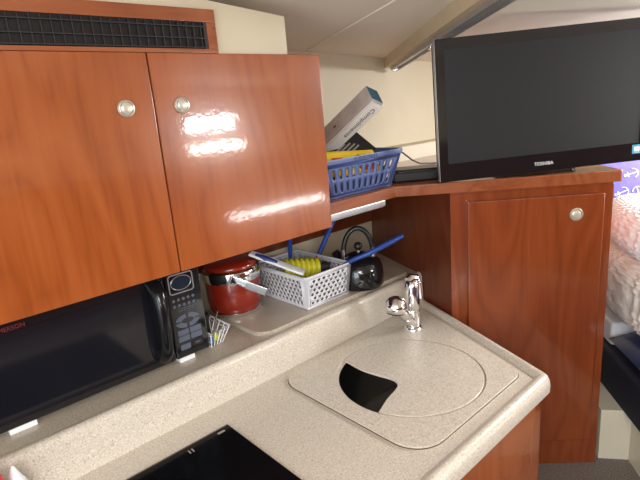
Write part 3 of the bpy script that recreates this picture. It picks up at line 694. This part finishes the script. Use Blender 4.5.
carton('wrap_carton', 'white carton with black script lettering under the teal-ended carton', M1 @ Vector((.000, SG * .032, -.008)), axb, wv1, .046, .012, .27, (CARDWHITE, CARDWHITE), deco2)

# ------------------------------------------------------------------ television
ta = math.radians(39.8); tl = Vector((1.2785, .8712, ZW + .0025))
trt = Vector((math.cos(ta), -math.sin(ta), .026)).normalized(); tnm = Vector((-math.sin(ta), -math.cos(ta), 0))
tup = tnm.cross(trt) * -1
if tup.z < 0: tup = -tup
TM = Matrix(((trt.x, tup.x, tnm.x, tl.x), (trt.y, tup.y, tnm.y, tl.y), (trt.z, tup.z, tnm.z, tl.z), (0, 0, 0, 1)))    # x right, y up, z towards viewer
TW, TH = .640, .411
t = thing('television', 'black flat-screen television standing on the diagonal cabinet', 'television', (1.55, .75, ZW))
b = bm_new(); so, si = [(0, 0), (TW, 0), (TW, TH), (0, TH)], [(.0255, .054), (TW - .024, .054), (TW - .024, TH - .030), (.0255, TH - .030)]
prism(b, rounded(so, .004, 3), -.022, 0, holes=[si], M=TM); obj('bezel', b, BLACKGLOSS, t, 30)
b = bm_new(); box(b, (.0250, .0535, -.010), (TW - .0235, TH - .0295, -.0025), M=TM); obj('screen', b, SCREEN, t, 0)
b = bm_new(); box(b, (.004, .012, -.060), (TW - .004, TH - .004, -.0225), .008, 3, M=TM); obj('back_cover', b, BLACKMAT, t)
b = bm_new(); box(b, (-.0013, .002, -.022), (-.0002, TH - .002, -.002), .0006, M=TM); obj('side_trim', b, ALU, t, label='thin silver edge strip')
b = bm_new(); text_bm(b, 'TOSHIBA', .0145, TM @ Matrix.Translation((.3185, .0235, .0003)), .0003); obj('brand_lettering', b, WHITEINK, t, 0)
b = bm_new(); box(b, (.593, .022, .0), (.622, .049, .0006), M=TM); st = obj('sticker', b, STICKER, t)
b = bm_new(); box(b, (.599, .029, .0006), (.616, .043, .0009), M=TM); text_bm(b, 'energy', .0055, TM @ Matrix.Translation((.6075, .0265, .0007)), .0002); obj('sticker_print', b, WHITEINK, st, 0)
sc_ = TM @ Vector((TW / 2, 0, -.07)); b = bm_new(); Ms = axis_matrix((sc_.x, sc_.y, ZW), (0, 0, 1), (trt.x, trt.y, 0))
prism(b, rounded([(-.13, -.03), (.13, -.03), (.13, .10), (-.13, .10)], .02, 5), 0, .010, bev=.003, M=Ms); box(b, (-.04, -.004, .008), (.04, .014, .10), .004, M=Ms); obj('stand', b, BLACKGLOSS, t)

# set-top box, cables
b = bm_new(); Ms = axis_matrix((1.345, 1.012, ZW), (0, 0, 1), (trt.x, trt.y, 0))
t = thing('set_top_box', 'flat black set-top box on the wooden top left of the television', 'set-top box', (1.335, 1.005, ZW))
box(b, (-.085, -.060, .002), (.085, .055, .030), .004, 3, M=Ms); obj('body', b, BLACKMAT, t)
b = bm_new(); prism(b, rounded([(-.078, -.048), (.078, -.048), (.078, .048), (-.078, .048)], .015, 5), .030, .038, bev=.006, seg=3, M=Ms); obj('top_cover', b, BLACKSATIN, t)
for x in (-.07, .07):
    for y in (-.04, .04): b = bm_new(); lathe(b, [(0, 0), (.006, 0), (.006, .003), (0, .003)], 12, Ms @ Matrix.Translation((x, y, 0))); obj('foot', b, BLACKSATIN, t)
b = bm_new(); tube(b, [(1.44, 1.185, ZW + .092), (1.491, 1.18, ZW + .067), (1.544, 1.18, ZW + .034), (1.593, 1.18, ZW + .014), (1.66, 1.175, ZW + .006), (1.74, 1.13, ZW + .004)], .0032, 8); tag(obj('black_cable', b, BLACKSATIN, smooth=60), 'black cable drooping between the blue basket and the television', 'cable')
b = bm_new(); tube(b, [(1.27, 1.30, ZW + .004), (1.36, 1.26, ZW + .004), (1.41, 1.21, ZW + .004), (1.36, 1.19, ZW + .004), (1.29, 1.245, ZW + .004)], .004, 8); tag(obj('grey_cable', b, GREYPL, smooth=60), 'grey cable loop lying on the wooden top behind the set-top box', 'cable')
b = bm_new(); tube(b, [(1.29, 1.115, ZW + .003), (1.40, 1.085, ZW + .003), (1.48, 1.05, ZW + .003), (1.55, .99, ZW + .003)], .002, 8); tag(obj('red_wire', b, DARKRED, smooth=60), 'thin red wire behind the black set-top box', 'cable')

# ------------------------------------------------------------------ packets in the blue basket
b = bm_new()
def pillow_bm(bm, M, w_, h_, th, nx=14, ny=10, wob=.0):
    rows = {}
    for s in (1, -1):
        for i in range(nx + 1):
            for j in range(ny + 1):
                u, v_ = i / nx * 2 - 1, j / ny * 2 - 1
                z = s * th / 2 * (max(0, 1 - abs(u) ** 3) ** .5) * (max(0, 1 - abs(v_) ** 3) ** .5) + wob * math.sin(u * 7 + v_ * 3) * (1 - u * u) * (1 - v_ * v_)
                rows[s, i, j] = bm.verts.new(M @ Vector((u * w_ / 2, v_ * h_ / 2, z)))
        for i in range(nx):
            for j in range(ny):
                q_ = (rows[s, i, j], rows[s, i + 1, j], rows[s, i + 1, j + 1], rows[s, i, j + 1]); bm.faces.new(q_ if s > 0 else q_[::-1])
    bmesh.ops.remove_doubles(bm, verts=bm.verts, dist=1e-5); return bm
Mb = axis_matrix((1.055, 1.045, ZW + .088), (-.10, -.80, .55), (.95, 0, -.18))
t = thing('snack_packet', 'yellow foil packet with red print lying in the blue basket', 'packet', (1.015, 1.045, ZW + .04))
pillow_bm(b, Mb, .23, .085, .030, wob=.003); obj('wrapper', b, YELLOWBAG, t, 60)
b = bm_new()
prism(b, rounded([(.028, -.030), (.088, -.036), (.086, .010), (.03, .020)], .008, 4), .0115, .0150, M=Mb); box(b, (-.06, .004, .0150), (-.02, .010, .0165), M=Mb); box(b, (-.055, -.010, .0150), (-.03, -.004, .0165), M=Mb); obj('red_lettering', b, REDINK, t)
nb = (r_ * .10 + dn * -.35 + fw * -1).normalized(); ub = r_ * .66 - dn * .75; ub = (ub - nb * ub.dot(nb)).normalized()
Mc = axis_matrix((1.138, 1.105, ZW + .112), nb, ub)
t = thing('black_book', 'black covered book with pale print tilted in the blue basket', 'book', (1.12, 1.10, ZW + .01))
b = bm_new(); box(b, (-.066, -.050, -.001), (.066, .050, .001), .0006, M=Mc); obj('cover', b, BLACKSATIN, t)
b = bm_new(); box(b, (-.064, -.048, -.016), (.064, .048, -.0012), .0006, M=Mc); obj('pages', b, mat('slate_pages', (.20, .24, .30), .6), t)
b = bm_new()
for x0, y0, x1 in ((-.035, .030, .005), (-.032, .020, .020), (-.040, .008, .030), (.0, -.004, .035), (-.038, -.014, .010), (-.03, -.026, .02)): box(b, (x0, y0, .001), (x1, y0 + .005, .0013), M=Mc)
obj('pale_print', b, GREYINK, t, 0)
b = bm_new(); box(b, (.945, 1.014, ZW + .004), (1.190, 1.18, ZW + .055), .008, 3); tag(obj('dark_packet', b, BLACKMAT), 'dark packet at the bottom of the blue basket under the yellow packet', 'packet')
# ------------------------------------------------------------------ berth
E_ = Vector((.765, .644)); Mv = Vector((.644, -.765)); A0 = Vector((1.648, .383))
def Bp(e, m): q_ = A0 + E_ * e + Mv * m; return (q_.x, q_.y)
b = bm_new(); prism(b, [Bp(-.75, .03), Bp(.118, .03), F(.50, .05), F(.50, .44), Bp(.75, .03), Bp(.75, 1.0), Bp(-.75, 1.0)][0:2] + [(1.7, .515), (1.72, .535), Bp(1.1, .03), Bp(1.1, .95), Bp(-.75, .95)], 0, .198)
tag(obj('berth_base', b, CREAM3, smooth=0), 'cream moulded berth base beside the tall cabinet', 'berth base')
b = bm_new(); prism(b, rounded([Bp(-.75, 0), Bp(1.15, 0), Bp(1.15, .95), Bp(-.75, .95)], .03, 4), .199, .352, bev=.02, seg=4); tag(obj('mattress', b, NAVYDARK, smooth=60), 'dark navy mattress on the cream berth base', 'mattress')
b = bm_new(); Mq = axis_matrix((*Bp(.03, .235), .410), (-.03, .05, 1), (E_.x, E_.y, 0)); pillow_bm(b, Mq, .50, .46, .112, 24, 20, .006)
tag(obj('navy_pillow', b, NAVY, smooth=60), 'shiny navy blue pillow on the mattress under the knitted throw', 'pillow')
b = bm_new(); Mq2 = axis_matrix((*Bp(.455, .14), .445), (0, 0, 1), (E_.x, E_.y, 0)); box(b, (-.16, -.12, -.09), (.10, .12, .002), .012, 3, M=Mq2); tag(obj('folded_sheet', b, SHEET), 'white folded sheet wedged between cabinet and navy pillow', 'sheet')
def mound(bm, M, rx, ry, rz, p=2.6, nu=480, nv=150, amp=.0065, fu=96, fv=38, v0=-1.0, v1=1.0):
    def se(c, e): return math.copysign(abs(c) ** e, c)
    g = []
    for j in range(nv + 1):
        ph = math.pi / 2 * (v0 + (v1 - v0) * j / nv); row = []
        for i in range(nu):
            th = 2 * math.pi * i / nu; e = 2 / p
            k = 1 + amp / .25 * (math.sin(th * fu + 1.57 * (int((ph + 2) * fv / math.pi) % 2)) * abs(math.sin((ph + 2) * fv))) + .02 * math.sin(th * 5 + ph * 4)
            row.append(bm.verts.new(M @ Vector((rx * k * se(math.cos(ph), e) * se(math.cos(th), e), ry * k * se(math.cos(ph), e) * se(math.sin(th), e), rz * k * se(math.sin(ph), e)))))
        g.append(row)
    for A, B in zip(g, g[1:]):
        for i in range(nu): bm.faces.new((A[i], A[(i + 1) % nu], B[(i + 1) % nu], B[i]))
    return bm
t = thing('knitted_throw', 'bulky cream and peach knitted throw heaped on the berth', 'throw', (*Bp(.2, .3), .50))
b = bm_new(); mound(b, axis_matrix((*Bp(.20, .25), .600), (.02, .03, 1), (E_.x, E_.y, 0)), .40, .25, .146, 3.8); obj('lower_fold', b, KNITP, t, 80, label='peach and cream knitted fold')
b = bm_new(); mound(b, axis_matrix((*Bp(.20, .27), .778), (.06, -.10, 1), (E_.x, E_.y, 0)), .40, .262, .112, 3.0); obj('upper_fold', b, KNITW, t, 80, label='knitted fold whitened as if brightly lit')
# violet anchor cushion leaning behind
Mc = axis_matrix((2.75, .64, .655), (-.95, -.28, .12), (.28, -.95, 0))
t = thing('anchor_cushion', 'violet cushion printed with white anchors behind the knitted throw', 'cushion', (2.75, .64, .36))
b = bm_new(); pillow_bm(b, Mc, .66, .59, .10, 24, 20); obj('cover', b, PURPLE, t, 60)
b = bm_new(); box(b, (-.30, .283, -.006), (.30, .297, .006), .004, M=Mc); obj('piping', b, SHEET, t)
def anchor(x, y, s, rot):
    b = bm_new()
    R = Mc @ Matrix.Translation((x, y, .0)) @ Matrix.Rotation(rot, 4, 'Z')
    def zz(px_, py_):
        v_ = Matrix.Translation((x, y, 0)) @ Matrix.Rotation(rot, 4, 'Z') @ Vector((px_, py_, 0)); u, w_ = min(1, abs(v_.x / .33)), min(1, abs(v_.y / .295))
        return .05 * (1 - u ** 3) ** .5 * (1 - w_ ** 3) ** .5 + .0005
    def tb(ps, r, closed=False): tube(b, [R @ Vector((p[0] * s, p[1] * s, zz(p[0] * s, p[1] * s))) for p in ps], r, 6, closed=closed)
    tb([(.16 * math.cos(k * math.pi / 5), .8 + .16 * math.sin(k * math.pi / 5)) for k in range(10)], .0022, True)
    tb([(0, .64), (0, .2), (0, -.3), (0, -.8)], .0026); tb([(-.32, .45), (0, .45), (.32, .45)], .0026)
    tb([(-.62, -.25), (-.52, -.52), (-.3, -.72), (0, -.8), (.3, -.72), (.52, -.52), (.62, -.25)], .0026)
    obj('anchor', b, WHITEINK, t, 60)
for x, y, r in ((-.130, .216, -1.2), (-.164, .126, -1.1), (-.232, .21, .3), (-.098, .128, .3), (-.24, .06, .4), (-.03, .21, -1.0), (.06, .12, -1.0), (.12, .21, .4), (.24, .15, -1.2)): anchor(x, y, .034, r + math.pi)

# ------------------------------------------------------------------ red and white bottles at the near end of the counter
t = thing('red_bottle', 'red bottle standing against the back splash at the lower left corner', 'bottle', (.012, .972, ZC))
Mr = Matrix.Translation((.012, .972, ZC))
b = bm_new(); lathe(b, [(0, .0005), (.042, .0005), (.044, .003), (.044, .104), (.0425, .113), (.037, .124), (.020, .134), (.012, .136), (0, .136)], 40, Mr); obj('body', b, mat('red_plastic', (.62, .025, .035), .4), t, 60)
b = bm_new(); lathe(b, [(0, .136), (.011, .1362), (.011, .152), (.009, .154), (0, .154)], 28, Mr); obj('cap', b, mat('red_plastic_cap', (.55, .02, .03), .35), t, 60)
t = thing('white_nozzle_bottle', 'white bottle with a pointed nozzle beside the red bottle', 'bottle', (.0735, .992, ZC))
Mr = Matrix.Translation((.0735, .992, ZC))
b = bm_new(); lathe(b, [(0, .0005), (.0175, .0005), (.0185, .003), (.0185, .070), (.017, .076), (0, .077)], 36, Mr); obj('body', b, WHITEPL2, t, 60)
b = bm_new(); lathe(b, [(0, .0772), (.016, .0774), (.0125, .085), (.006, .102), (.0022, .112), (0, .1125)], 28, Mr); obj('nozzle', b, WHITEPL2, t, 60)
